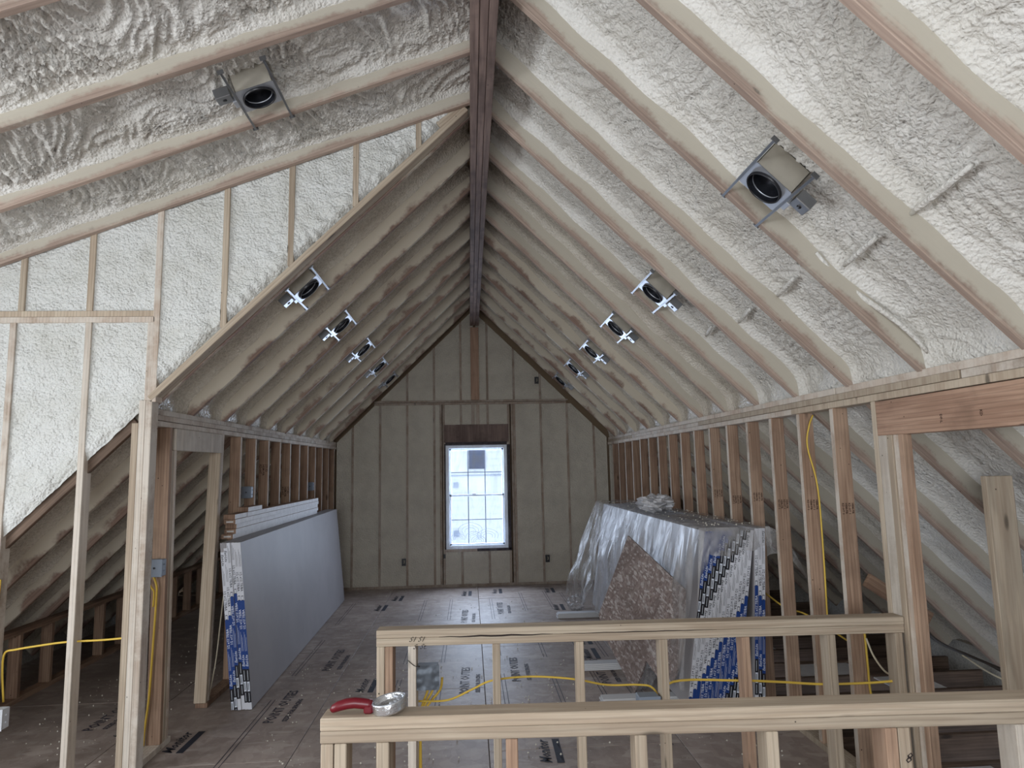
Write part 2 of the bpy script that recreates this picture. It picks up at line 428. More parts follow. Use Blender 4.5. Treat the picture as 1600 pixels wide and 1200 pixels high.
# joists of the eave floor on the right, no subfloor there
for k in range(28):
    y = -.9+k*.4064
    beam('floor_joist', (2.21, y, -.13), (4.25, y, -.13), .235, .038, (0, 0, 1), W_dark, fl)
beam('floor_joist', (2.19, YB, -.16), (2.19, YE, -.16), .28, .038, (0, 0, 1), W_dark, fl)
tag(abox('lower_ceiling_board', (2.21, YB, -.275), (3.0, 4.9, -.262), GYP_edge, fl))
abox('lower_ceiling_board', (3.45, 5.5, -.275), (4.4, YE, -.262), GYP_edge, fl)
abox('lower_ceiling_board', (2.21, 6.4, -.275), (3.1, YE, -.262), GYP_edge, fl)
lf = abox('floor.001', (-6, -5, -3.1), (8, 14, -3.0), PALE); tag(lf, kind='structure')

for x0_, x1_, k in ((2.6, 2.95, 13), (2.55, 3.35, 14), (3.3, 3.7, 15), (2.75, 3.3, 16), (2.62, 2.9, 18), (2.5, 3.0, 11), (2.9, 3.25, 10), (2.9, 3.5, 9), (2.3, 2.8, 8), (3.3, 3.5, 8), (2.5, 2.9, 7), (2.4, 3.0, 19)):
    y = -.9+k*.4064
    abox('joist_bay_panel', (x0_, y+.022, -.036), (x1_, y+.385, -.028), PRIME, fl)  # thin white panels added in some of the eave joist bays
# ------------------------------------------------------------------ ceiling: the two roof slopes and the dormer slope
ce = empty('ceiling', (XR, 4, 2.2), kind='structure')
ryR = [2.40+.61*k for k in range(-8, 13)]
top = Vector((RXR, 0, zR(RXR))); LR = (4.28-RXR)*q
for k, y in enumerate(ryR):
    a = Vector((RXR, y, zR(RXR))) + Vector(nR)*.1175
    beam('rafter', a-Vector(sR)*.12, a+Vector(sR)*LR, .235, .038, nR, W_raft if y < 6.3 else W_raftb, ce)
ed = [YB]+ryR+[YE]
for k in range(len(ed)-1):
    y0, y1 = ed[k], ed[k+1]
    if y1-y0 < .12: continue
    yc = (y0+y1)/2; res = .05 if yc < .9 else (.0105 if yc < 4.4 else .017)
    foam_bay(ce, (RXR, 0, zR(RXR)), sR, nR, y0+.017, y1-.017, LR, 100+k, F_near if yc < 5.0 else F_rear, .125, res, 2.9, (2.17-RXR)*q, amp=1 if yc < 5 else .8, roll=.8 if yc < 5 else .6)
mb = MB(); a = pt((RXR-.2, 0, zR(RXR-.2)), (nR, .25)); b = pt((4.5, 0, zR(4.5)), (nR, .25))
mb.box((-.01, YB-.1, 0), (0, YE+.2, (b-a).length), mat4=T(a) @ Matrix((Vector(nR), Vector((0, 1, 0)), Vector(sR))).transposed().to_4x4())
mb.obj('roof_sheathing', SHEA, ce)
mb = MB().box((-.45, YB-.1, 4.33), (.65, YE+.2, 4.45)); mb.obj('ridge_cap', SHEA, ce)
# foam tubes over the cable staples on the right slope
def foam_tube(parent, pts, r): MB().tube(pts, r, n=8, radii=[r*(.6+.5*math.sin(PI*(i+.5)/len(pts))) for i in range(len(pts))]).obj('foam_bead', F_near, parent)
def onR(x, y, d): return pt((x, y, zR(x)), (nR, d))
for x, y, l in ((1.62, 2.02, .36), (1.66, 2.62, .3), (1.64, 3.3, .25), (1.66, 3.9, .25), (1.64, 4.5, .2)):
    foam_tube(ce, [onR(x+.03*t, y+l*t, .085) for t in np.linspace(0, 1, 7)], .013)
foam_tube(ce, [onR(1.60+.5*t, 2.98+.03*math.sin(6*t), .075) for t in np.linspace(0, 1, 14)], .012)

cl = empty('ceiling.001', (XL, 7, 2.2), kind='structure')
ryL = [4.35+.615*k for k in range(0, 10)]
LL = (RXL+4.1)*q
for y in ryL:
    a = Vector((RXL, y, zL(RXL))) + Vector(nL)*.1175
    beam('rafter', a-Vector(sL)*.12, a+Vector(sL)*LL, .235, .038, nL, W_raftb, cl)
ed = ryL+[YE]
for k in range(len(ed)-1):
    if ed[k+1]-ed[k] < .12: continue
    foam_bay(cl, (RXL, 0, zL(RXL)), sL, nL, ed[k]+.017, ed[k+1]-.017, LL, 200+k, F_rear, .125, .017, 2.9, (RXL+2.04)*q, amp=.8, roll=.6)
mb = MB(); a = pt((RXL+.2, 0, zL(RXL+.2)), (nL, .25)); b = pt((-4.5, 0, zL(-4.5)), (nL, .25))
mb.box((-.01, 4.30, 0), (0, YE+.2, (b-a).length), mat4=T(a) @ Matrix((Vector(nL), Vector((0, 1, 0)), Vector(sL))).transposed().to_4x4())
mb.obj('roof_sheathing', SHEA, cl)

cd = empty('ceiling.002', (-2, 1.5, 3.4), kind='structure')
ryD = [4.208]+[3.66-.605*k for k in range(11)]
LD = (RXL+4.4)*qd
for y in ryD:
    a = Vector((RXL, y, zD(RXL))) + Vector(nD)*.1175
    beam('rafter', a-Vector(sD)*.09, a+Vector(sD)*LD, .235, .038, nD, W_raft, cd)
for k in range(len(ryD)-1):
    y1, y0 = ryD[k], ryD[k+1]; yc = (y0+y1)/2; res = .05 if yc < .9 else .0105
    foam_bay(cd, (RXL, 0, zD(RXL)), sD, nD, y0+.017, y1-.017, LD, 300+k, F_near, .10, res, 3.6, amp=1.3, roll=1.5)
mb = MB(); a = pt((RXL+.2, 0, zD(RXL+.2)), (nD, .25)); b = pt((-4.6, 0, zD(-4.6)), (nD, .25))
mb.box((-.01, YB-.1, 0), (0, 4.42, (b-a).length), mat4=T(a) @ Matrix((Vector(nD), Vector((0, 1, 0)), Vector(sD))).transposed().to_4x4())
mb.obj('roof_sheathing', SHEA, cd)

# ------------------------------------------------------------------ ridge beam
rb = empty('ridge_beam', (.096, 4, 3.9), 'long dark laminated ridge beam of three plies running under the roof peak', 'beam')
for i in range(3):
    x = .0515+.0445*i
    beam('beam_ply', (x, YB, 4.1+(0, .004, -.002)[i]), (x, 10.08, 4.1+(0, .004, -.002)[i]), .4, .0425, (0, 0, 1), W_lvl, rb)

# ------------------------------------------------------------------ knee wall, right
wr = empty('wall_right', (2.17, 4, 0), kind='structure')
xr = XR+.0445
for i, (z0, segs) in enumerate(((2.055, (YB, .9, 4.3, 7.2, YE)), (2.093, (YB, 2.75, 6.1, 8.7, YE)), (2.131, (YB, 2.1, 3.75, 7.9, YE)))):
    for a, b in zip(segs[:-1], segs[1:]):
        dx = random.uniform(-.008, .006)
        abox('top_plate', (XR+dx, a+.003, z0), (XR+.089+dx, b-.003, z0+.0365), random.choice((W_new, W_edge)), wr)
abox('bottom_plate', (XR, 3.2, 0), (XR+.089, YE, .038), W_new, wr)
def stamp(parent, s_, size, M4, mt=WSTAMP, shear=0):
    v, f = text_geo(s_, size, shear, .0006); MB().add(v, f).obj('grade_stamp', mt, parent, M4)
RX90 = Matrix.Rotation(PI/2, 4, 'X')
yk = 4.213
studs = [yk+.4064*k for k in range(15)] + [3.81]
for k, y in enumerate(studs):
    o = beam('stud', (xr, y, .038), (xr, y, 2.055), .089, .038, (1, 0, 0), W_knee if y < 6.2 else W_brown, wr)
    if y < 6.2:
        for j in range(4):
            stamp(wr, 'HEM-FIR' if j % 2 else 'KD-HT S', .017, T((XR+.012+.019*j, y-.0195, 1.50+.02*math.sin(9*y))) @ RX90 @ Matrix.Rotation(-PI/2, 4, 'Z'))
    # thin strip of paler lumber on the room edge of each stud
    abox('edge_strip', (XR-.0015, y-.018, .05), (XR-.0002, y+.018, 2.05), W_edge, wr, ch=0.0003)
beam('king_stud', (xr, 3.40, .038), (xr, 3.40, 2.055), .089, .038, (1, 0, 0), W_new, wr)
beam('header', (XR+.019, 3.378, 1.962), (XR+.019, .9, 1.962), .178, .038, (0, 0, 1), W_head, wr)
beam('header', (XR+.065, 3.378, 1.962), (XR+.065, .9, 1.962), .178, .038, (0, 0, 1), W_head, wr)
for y, wd, mt, dx in ((3.341, .074, W_pale, 0), (3.280, .044, W_new, -.003), (3.235, .042, W_edge, .003), (3.192, .038, W_knee, -.002)):
    beam('trimmer_stud', (XR+.0235+dx, y, .038), (XR+.0235+dx, y, 1.873), .047, wd-.002, (1, 0, 0), mt, wr)
for t, y, z in (('DF-L', 2.9, 1.95), ('KD', 2.66, 1.95)):
    stamp(wr, t, .02, T((XR-.0012, y, z)) @ Matrix.Rotation(-PI/2, 4, 'Z') @ RX90 @ Matrix.Rotation(-PI/2, 4, 'Z'))
# near part of the wall, past the opening (behind the frame's edge)
for y in (.88, .47, .06, -.35, -.76, -1.17, -1.58, -2.0, -2.4): beam('stud', (xr, y, .038), (xr, y, 2.055), .089, .038, (1, 0, 0), W_knee, wr)
# studs carrying the roof slope inside the right-hand eave
ep = empty('eave_post', (2.64, 3.24, -.25), 'rough free-standing stud under the foamed slope, seen through the right-hand opening', 'post')
beam('stud', (2.64, 3.24, -.02), (2.64, 3.24, zR(2.64)-.0), .038, .14, (0, 1, 0), W_new, ep)
beam('stud', (2.70, 3.262, -.02), (2.70, 3.262, zR(2.70)-.0), .038, .06, (0, 1, 0), W_brown, ep)

# ------------------------------------------------------------------ knee wall, left
wl = empty('wall_left', (-2.03, 7, 0), kind='structure')
xl = XL-.0445
for z0, segs in ((2.055, (4.33, 7.3, YE)), (2.093, (4.33, 5.9, 8.9, YE)), (2.127, (4.33, 7.0, YE))):
    for a, b in zip(segs[:-1], segs[1:]):
        dx = random.uniform(-.006, .006)
        abox('top_plate', (XL-.089+dx, a+.003, z0), (XL+dx, b-.003, z0+.0345), W_edge, wl)
abox('bottom_plate', (XL-.089, 4.33, 0), (XL, 4.80, .038), W_pale, wl)
abox('bottom_plate', (XL-.089, 5.42, 0), (XL, YE, .038), W_brown, wl)
beam('stud', (xl, 4.35, .038), (xl, 4.35, 2.055), .089, .038, (1, 0, 0), W_knee, wl)
beam('trimmer_stud', (xl, 4.70, .038), (xl, 4.66, 1.905), .089, .036, (1, 0, 0), W_new, wl)
beam('king_stud', (xl, 4.66, .038), (xl, 4.62, 2.055), .089, .036, (1, 0, 0), W_knee, wl)
beam('king_stud', (xl, 4.74, .038), (xl, 4.70, 1.905), .089, .036, (1, 0, 0), W_edge, wl)
abox('header', (XL-.045, 4.70, 1.905), (XL+.002, 5.56, 2.053), W_pale, wl)
beam('trimmer_stud', (xl-.005, 5.42, .038), (xl, 5.545, 1.905), .089, .036, (1, 0, 0), W_new, wl)
beam('king_stud', (xl-.005, 5.46, .038), (xl, 5.585, 2.055), .089, .036, (1, 0, 0), W_edge, wl)
for k in range(-0, 11):
    y = 6.007+.4064*k
    if y > YE-.03: break
    beam('stud', (xl, y, .038), (xl, y, 2.055), .089, .038, (1, 0, 0), W_knee if k < 3 else W_brown, wl)
    abox('edge_strip', (XL+.0002, y-.018, .05), (XL+.0015, y+.018, 2.05), W_edge, wl, ch=.0003)  # paler strip on the room edge, as on the right wall
for k, y in enumerate((6.82, 7.23, 7.63, 8.04)):
    for j in range(3): stamp(wl, ('KD-HT', 'HEM-FIR', 'STUD')[j], .03, T((XL-.08+.028*j, y-.0195, 1.82-.12*k % .3)) @ RX90 @ Matrix.Rotation(-PI/2, 4, 'Z'))
# short eave wall behind it
we = empty('wall_eave', (-3.55, 7, 0), kind='structure')
beam('top_plate', (-3.58, 4.35, .535), (-3.58, YE, .535), .089, .038, (1, 0, 0), W_brown, we)
beam('bottom_plate', (-3.58, 4.35, .019), (-3.58, YE, .019), .089, .038, (1, 0, 0), W_brown, we)
for k in range(15):
    y = 4.5+.4064*k
    beam('stud', (-3.58, y, .038), (-3.58, y, .516), .089, .038, (1, 0, 0), W_brown, we)
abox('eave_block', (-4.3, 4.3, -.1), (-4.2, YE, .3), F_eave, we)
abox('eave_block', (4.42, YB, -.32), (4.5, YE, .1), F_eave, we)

# ------------------------------------------------------------------ wing wall between dormer and main roof (faces the camera)
ww = empty('wall_middle', (-2.2, YW, 0), kind='structure')
yc = YW+.0445
abox('horizontal_plate', (-4.45, YW, 2.689), (-1.948, YW+.089, 2.725), W_edge, ww)
abox('horizontal_plate', (-4.45, YW+.002, 2.7265), (-1.948, YW+.089, 2.763), W_new, ww)
for x in (-4.37, -3.97, -3.563, -3.156, -2.75, -2.344):
    beam('stud', (x, yc, 2.763), (x, yc, zD(x)+.08), .038, .089, (1, 0, 0), W_new, ww)
for x in (-4.37, -3.97, -3.60, -3.2, -2.79, -2.343):
    beam('stud', (x, yc, .038), (x, yc, 2.689), .038, .089, (1, 0, 0), W_pale if x > -2.5 else W_edge, ww)
for x in (-1.938, -1.531, -1.125, -.718, -.31):
    lo = zL(x)+.05 if x > -1.93 else 2.19
    beam('stud', (x, yc, lo), (x, yc, zD(x)+.08), .038, .089, (1, 0, 0), W_edge if x < -1.9 else W_new, ww)
for x, zt, mt in ((-2.036, 2.06, W_new), (-1.997, 2.2, W_pale), (-1.958, 2.2, W_edge)):
    beam('post_ply', (x, yc, .0), (x, yc, zt), .0375, .089, (1, 0, 0), mt, ww)
beam('post_ply', (-1.97, yc, 2.2), (-1.97, yc, 2.689), .036, .089, (1, 0, 0), W_edge, ww)
# sloping plate along the main roof line
a = Vector((-1.945, yc, zL(-1.945))); b = Vector((.02, yc, zL(.02)))
off = Vector(nL)*.020
beam('sloping_plate', a+off, b+off, .040, .092, nL, W_new, ww)
beam('gable_rafter', a+Vector((0, .075, 0))+Vector(nL)*.12-Vector(sL)*-.0, b+Vector((0, .075, 0))+Vector(nL)*.12, .2, .038, nL, W_raftb, ww)
a2 = Vector((-4.1, yc+.02, zL(-4.1))); b2 = Vector((-2.06, yc+.02, zL(-2.06)))
beam('sloping_plate', a2-Vector(nL)*.0, b2, .089, .038, nL, W_dark, ww)  # darker lumber colour paints in the shadow on this lower plate
xsT = [-4.45, -3.97, -3.563, -3.156, -2.75, -2.344, -1.938, -1.531, -1.125, -.718, -.31, .02]
for k, (x0, x1) in enumerate(zip(xsT[:-1], xsT[1:])):
    if x1 <= -1.9: lo = lambda x: 2.763; ed_ = 0
    else: lo = lambda x: min(zL(x)+.05, zD(x)-.02); ed_ = 2.2
    wall_foam(ww, x0+.019, x1-.019, lo, lambda x: max(zD(x), lo(x))+.12, YW, 400+k, F_wall, .011, 1.5, .016, ed_)
xsB = [-4.45, -3.97, -3.60, -3.2, -2.79, -2.343, -1.965]
for k, (x0, x1) in enumerate(zip(xsB[:-1], xsB[1:])):
    wall_foam(ww, x0+.019, x1-.019, lambda x: max(zL(x)+.01, .3), lambda x: 2.689, YW, 450+k, F_wall, .011, 1.5, .016, .8)
beam('filler_block', (-.17, YW+.02, zL(-.17)+.07), (-.03, YW+.02, zL(-.03)+.055), .075, .03, (0, 0, 1), W_new, ww)
# back face of the wing-wall foam, seen from the attic behind
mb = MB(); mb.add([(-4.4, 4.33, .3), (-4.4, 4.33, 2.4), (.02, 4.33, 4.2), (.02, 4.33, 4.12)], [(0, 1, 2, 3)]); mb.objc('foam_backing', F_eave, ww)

# ------------------------------------------------------------------ far gable wall
wb = empty('wall_back', (0, YE, 0), kind='structure')
yg = YE+.07
sx = [-1.747+.4064*k for k in range(10)]
abox('bottom_plate', (-4.2, YE-.0, 0), (4.4, YE+.14, .038), W_gab, wb)
xa, xb = -1.38-.05, 1.50
abox('horizontal_plate', (xa, YE-.004, 2.703), (.03, YE+.14, 2.738), W_gab, wb); abox('horizontal_plate', (.034, YE-.004, 2.703), (xb, YE+.14, 2.738), W_gab, wb)
abox('horizontal_plate', (xa, YE-.002, 2.742), (xb, YE+.14, 2.772), W_gab, wb)
roof = lambda x: min(zL(x), zR(x))-.002
wx0, wx1, wz0, wz1 = -.361, .571, .545, 2.087
lower = []
for x in sx:
    if x < wx0-.1 or x > wx1+.1:
        t = min(roof(x)-.01, 2.703); beam('stud', (x, yg, .038), (x, yg, t), .034, .142, (1, 0, 0), W_gab, wb); lower.append(x)
    else:
        beam('cripple_stud', (x, yg, .038), (x, yg, wz0-.04), .032, .142, (1, 0, 0), W_gab, wb)
        beam('cripple_stud', (x, yg, 2.40), (x, yg, 2.703), .032, .142, (1, 0, 0), W_gab, wb)
for x in (-.43, -.385, .60, .655):
    beam('king_stud', (x, yg, .038), (x, yg, 2.703), .034, .142, (1, 0, 0), W_gab, wb)
for x in sx[1:9]: 
    if abs(x-.1) > .12: beam('stud', (x, yg, 2.772), (x, yg, roof(x)), .034, .142, (1, 0, 0), W_gab, wb)
beam('ridge_post', (.097, yg-.03, 2.772), (.097, yg-.03, 3.9), .128, .142, (1, 0, 0), W_head, wb)
for x in (.06, .135): beam('ridge_post', (x, yg-.005, 2.40), (x, yg-.005, 2.703), .05, .142, (1, 0, 0), W_gab, wb)
abox('window_header', (-.387, YE-.008, 2.127), (.601, YE+.1, 2.397), W_lvl, wb)
abox('window_sill_plate', (wx0-.02, YE-.003, wz0-.04), (wx1+.02, YE+.14, wz0-.002), W_gab, wb)
lowx = sorted([-2.0]+lower+[-.43, -.385, .60, .655, 2.127])
def lf_(x0, x1, lo, hi, k, res=.02): wall_foam(wb, x0+.017, x1-.017, lo, hi, YE, 500+k, F_gab, res, 1.1, .010)
for k, (x0, x1) in enumerate(zip(lowx[:-1], lowx[1:])):
    if x0 > -.39 and x1 < .61: continue
    if x1-x0 < .06: continue
    lf_(x0, x1, lambda x: .038, lambda x: min(roof(x), 2.703), k)
cx = [-.385]+[x for x in sx if wx0-.1 < x < wx1+.1]+[.60]
for k, (x0, x1) in enumerate(zip(cx[:-1], cx[1:])):
    lf_(x0, x1, lambda x: .038, lambda x: wz0-.04, 20+k); lf_(x0, x1, lambda x: 2.397, lambda x: 2.703, 30+k)
ux = sorted([-1.42]+[x for x in sx[1:9] if abs(x-.1) > .12]+[.097, 1.52])
for k, (x0, x1) in enumerate(zip(ux[:-1], ux[1:])):
    lf_(x0, x1, lambda x: min(2.772, roof(x)-.005), lambda x: max(roof(x), 2.772), 40+k)
for k, (x0, x1) in enumerate(((-4.1, -3.2), (-3.2, -2.0), (2.127, 3.1), (3.1, 4.2))): lf_(x0, x1, lambda x: 0, lambda x: max(roof(x), .1), 60+k, .05)
# exterior sheathing with the window hole
for k, (a, b, c_, d) in enumerate(((-4.6, wx0, -3.0, 4.6), (wx1, 4.8, -3.0, 4.6), (wx0, wx1, -3.0, wz0), (wx0, wx1, wz1, 4.6))):
    abox('wall_sheathing', (a, YE+.142, c_), (b, YE+.155, d), SHEA, wb)
# flashing left round the rough opening
for a, b, c_, d in ((wx0-.018, wx0+.003, wz0, wz1+.02), (wx1-.003, wx1+.045, wz0-.02, wz1), (wx0, wx1, wz1-.003, wz1+.045), (.1, .62, wz0-.035, wz0+.003)):
    abox('flashing_strip', (a, YE-.012, c_), (b, YE+.12, d), TAR, wb)
def endbox(x, z):
    o = empty('outlet_box', (x, YE-.01, z)); return o
for n, (x, z, lb) in enumerate(((1.048, 3.063, 'dark empty outlet box high in the far gable, right of the ridge post'),
                               (-.985, .378, 'dark outlet box low on the far wall, left of the window'),
                               (1.15, .373, 'dark outlet box low on the far wall, right of the window'))):
    o = empty('outlet_box', (x, YE-.012, z), lb, 'electrical box', 'outlet boxes on the far gable wall')
    mb = MB(); w_, h_ = .03, .052
    for a, b, c_, d in ((-w_, w_, h_-.004, h_), (-w_, w_, -h_, -h_+.004), (-w_, -w_+.004, -h_, h_), (w_-.004, w_, -h_, h_)):
        mb.box((x+a, YE-.016, z+c_), (x+b, YE+.03, z+d))
    mb.objc('box_shell', BLACK, o)
    MB().box((x-w_, YE-.002, z-h_), (x+w_, YE+.0, z+h_)).objc('box_back', BLACK, o)
    MB().tube([(x+.004, YE-.006, z+.03), (x+.008, YE-.012, z), (x+.002, YE-.006, z-.02)], .004, n=6).obj('wire_tail', WHT, o)

# ------------------------------------------------------------------ window
wi = empty('window_1', (.105, YE+.05, wz0), kind='structure')
y0, y1 = YE+.005, YE+.11
for a, b, c_, d in ((wx0, wx0+.055, wz0, wz1), (wx1-.055, wx1, wz0, wz1), (wx0+.055, wx1-.055, wz0, wz0+.05), (wx0+.055, wx1-.055, wz1-.05, wz1)):
    abox('window_frame', (a, y0, c_), (b, y1, d), VINYL, wi)
ix0, ix1, iz0, iz1 = wx0+.055, wx1-.055, wz0+.05, wz1-.05; zm = 1.33
for nm, a, b, yy in (('lower_sash', iz0, zm+.015, y0+.03), ('upper_sash', zm-.015, iz1, y0+.06)):
    t = .026; mb = MB()
    for p, r_, s_, u in ((ix0, ix0+t, a, b), (ix1-t, ix1, a, b), (ix0, ix1, a, a+t), (ix0, ix1, b-t, b)): mb.box((p, yy, s_), (r_, yy+.025, u))
    so = mb.objc(nm, VINYL, wi)
    for i in (1, 2):
        x = ix0+t+(ix1-ix0-2*t)*i/3; MB().box((x-.007, yy+.008, a+t), (x+.007, yy+.016, b-t)).objc('muntin', GRIL, so)
    z = (a+b)/2; MB().box((ix0+t, yy+.009, z-.006), (ix1-t, yy+.015, z+.006)).objc('muntin', GRIL, so)
    for i in range(3):
        for j in range(2):
            xw = (ix1-ix0-2*t)/3; zw = (b-a-2*t)/2
            x = ix0+t+xw*i; z = a+t+zw*j
            MB().box((x+.007, yy+.011, z+.006), (x+xw-.007, yy+.014, z+zw-.006)).objc('pane', GLASS, so)
abox('sash_lock', (.03, y0+.02, zm+.012), (.09, y0+.045, zm+.03), VINYL, wi)
# film bunched up over the lower part of the window
wf = empty('window_film', (.1, YE-.03, .5), 'clear plastic film taped over the far window, bunched up at the bottom', 'plastic film')
nu, nv = 40, 60; V = []
for i in range(nu):
    for j in range(nv):
        u = i/(nu-1); v_ = j/(nv-1)
        x = -.375+.96*u; z = .475+1.62*v_
        d = .02+.05*max(0, 1-v_*4)+.012*float(per(np.array(u*7), np.array(v_*5), 5))*(1+3*max(0, 1-v_*3))
        V.append((x+.02*float(per(np.array(u*0+1.3), np.array(v_*7), 8)), YE-d, z))
MB().grid(V, nu, nv).obj('film_sheet', POLYW, wf)
for cx_, cz_, r_ in ((-.0, .80, .17), (.26, .72, .15), (-.18, .70, .10), (.12, .66, .1), (.05, .72, .11)):
    mb = MB()
    for s_ in (1, .7, .45):
        mb.tube([(cx_+r_*s_*math.cos(t)*(1+.1*math.sin(3*t)), YE-.045-.02*s_, cz_+r_*s_*.8*math.sin(t)) for t in np.linspace(-.2, PI+.3, 22)], .0025, n=5)
    mb.obj('film_crease', VENT, wf)
mb = MB(); mb.box((-.40, YE-.03, .42), (-.37, YE-.01, .48), mat4=None); mb.objc('tape_scrap', BLACK, wf)

# neighbouring house seen through the window
nh = empty('neighbor_house', (0, 20, -3), 'white sided neighbouring house seen through the far window', 'house')
mb = MB()
for k in range(60):
    z = -3+k*.2; mb.add([(-9, 20.0, z), (9, 20.0, z), (9, 20.025, z+.2), (-9, 20.025, z+.2), (-9, 20.03, z), (9, 20.03, z)], [(0, 1, 2, 3), (1, 0, 4, 5)])
tag(mb.objc('siding', SIDE, nh), kind='stuff')
abox('house_wall', (-9, 20.03, -3), (9, 24, 9), SIDE, nh)
hw = abox('house_window', (-.06, 19.93, 1.66), (.5, 19.99, 2.3), VINYL, nh)
abox('dark_pane', (-.02, 19.90, 1.70), (.46, 19.925, 2.26), DGL, hw); abox('sash_bar', (.12, 19.88, 1.70), (.14, 19.9, 2.26), BLACK, hw)
for z in (1.16, -.24): abox('wall_vent', (-.48, 19.93, z), (-.33, 19.99, z+.16), VENT, nh)
for z in (1.50, -1.8): abox('siding_band', (-9, 19.965, z), (9, 19.998, z+.03), VENT, nh)

# ------------------------------------------------------------------ walls out of view that close the room
wo = empty('wall_front', (0, YB, 0), kind='structure')
for a, b, c_, d in ((-4.5, -1.9, -.3, 4.6), (.7, 4.6, -.3, 4.6), (-1.9, .7, -.3, .9), (-1.9, .7, 2.8, 4.6)):
    abox('wall_panel', (a, YB-.1, c_), (b, YB, d), F_wall, wo)
wd = empty('wall_dormer', (-4.45, 1, 0), kind='structure')
for a, b, c_, d in ((YB, -.6, -.1, 2.7), (.9, 1.4, -.1, 2.7), (2.9, 4.33, -.1, 2.7), (-.6, .9, -.1, .9), (-.6, .9, 2.25, 2.7), (1.4, 2.9, -.1, .9), (1.4, 2.9, 2.25, 2.7)):
    abox('wall_panel', (-4.55, a, c_), (-4.45, b, d), F_wall, wd)

# ------------------------------------------------------------------ low guard walls round the stair opening
def half_wall(name, label, pL, pR, top, studs, zb=0):
    pL = Vector(pL); pR = Vector(pR); d = (pR-pL); L = d.length; d.normalize()
    o = empty(name, (pL.x, pL.y, 0), label, 'half wall', 'stair guard walls')
    n = Vector((-d.y, d.x, 0))
    c = lambda s_, z, off=.0445: pL + d*s_ + n*off + Vector((0, 0, z))
    beam('upper_top_plate', c(0, top-.019), c(L, top-.019), .038, .089, (0, 0, 1), W_new, o)
    beam('lower_top_plate', c(0, top-.058, .047), c(L, top-.058, .047), .037, .089, (0, 0, 1), W_new, o)
    beam('bottom_plate', c(0, zb+.019), c(L, zb+.019), .038, .089, (0, 0, 1), W_new, o)
    for x, mt in studs:
        s_ = (x-pL.x)/d.x
        beam('stud', c(s_, zb+.038), c(s_, top-.077), .038, .089, tuple(d), mt, o)
    return o, c, d, n
hw1, c1, d1, n1 = half_wall('half_wall', 'low stud guard wall farther from the camera, ending at the right-hand posts', (-.457, 3.38, 0), (2.122, 3.285, 0), .981,
    [(-.436, W_new), (-.396, W_knee), (-.286, W_pale), (.118, W_new), (.522, W_new), (.93, W_new), (1.333, W_knee), (1.756, W_new), (2.09, W_new)])
hw2, c2, d2, n2 = half_wall('half_wall', 'low stud guard wall nearest the camera with a red-handled tool lying on its plate', (-.476, 2.243, 0), (2.122, 2.13, 0), .981,
    [(-.454, W_new), (-.412, W_new), (-.28, W_new), (.122, W_knee), (.528, W_new), (.945, W_new), (1.325, W_knee), (1.365, W_new), (1.745, W_pale), (1.80, W_knee), (2.07, W_new)])
# carpenter's pencil marks
v, f = text_geo('S1 S1\n  S. St.', .034, .5)
MB().add(v, f).obj('pencil_mark', MARK, hw1, T(c1(.155, .925, -.0015)) @ Matrix.Rotation(math.atan2(d1.y, d1.x), 4, 'Z') @ RX90)
v, f = text_geo('8', .045, .4)
MB().add(v, f).obj('pencil_mark', MARK, hw2, T(c2(1.835, .80, -.0015)) @ Matrix.Rotation(math.atan2(d2.y, d2.x), 4, 'Z') @ RX90)
# split in the farther wall's upper plate
MB().tube([c1(.3+.05*i, .944+.002*math.sin(i*2), -.001) for i in range(12)], .0022, n=5, radii=[.0006+.0035*math.sin(PI*i/11) for i in range(12)]).obj('plate_split', MARK, hw1)
MB().tube([c1(.9+.05*i, .945+.001*math.sin(i*2), -.001) for i in range(16)], .002, n=5, radii=[.0004+.0016*math.sin(PI*i/15) for i in range(16)]).obj('plate_split', MARK, hw1)

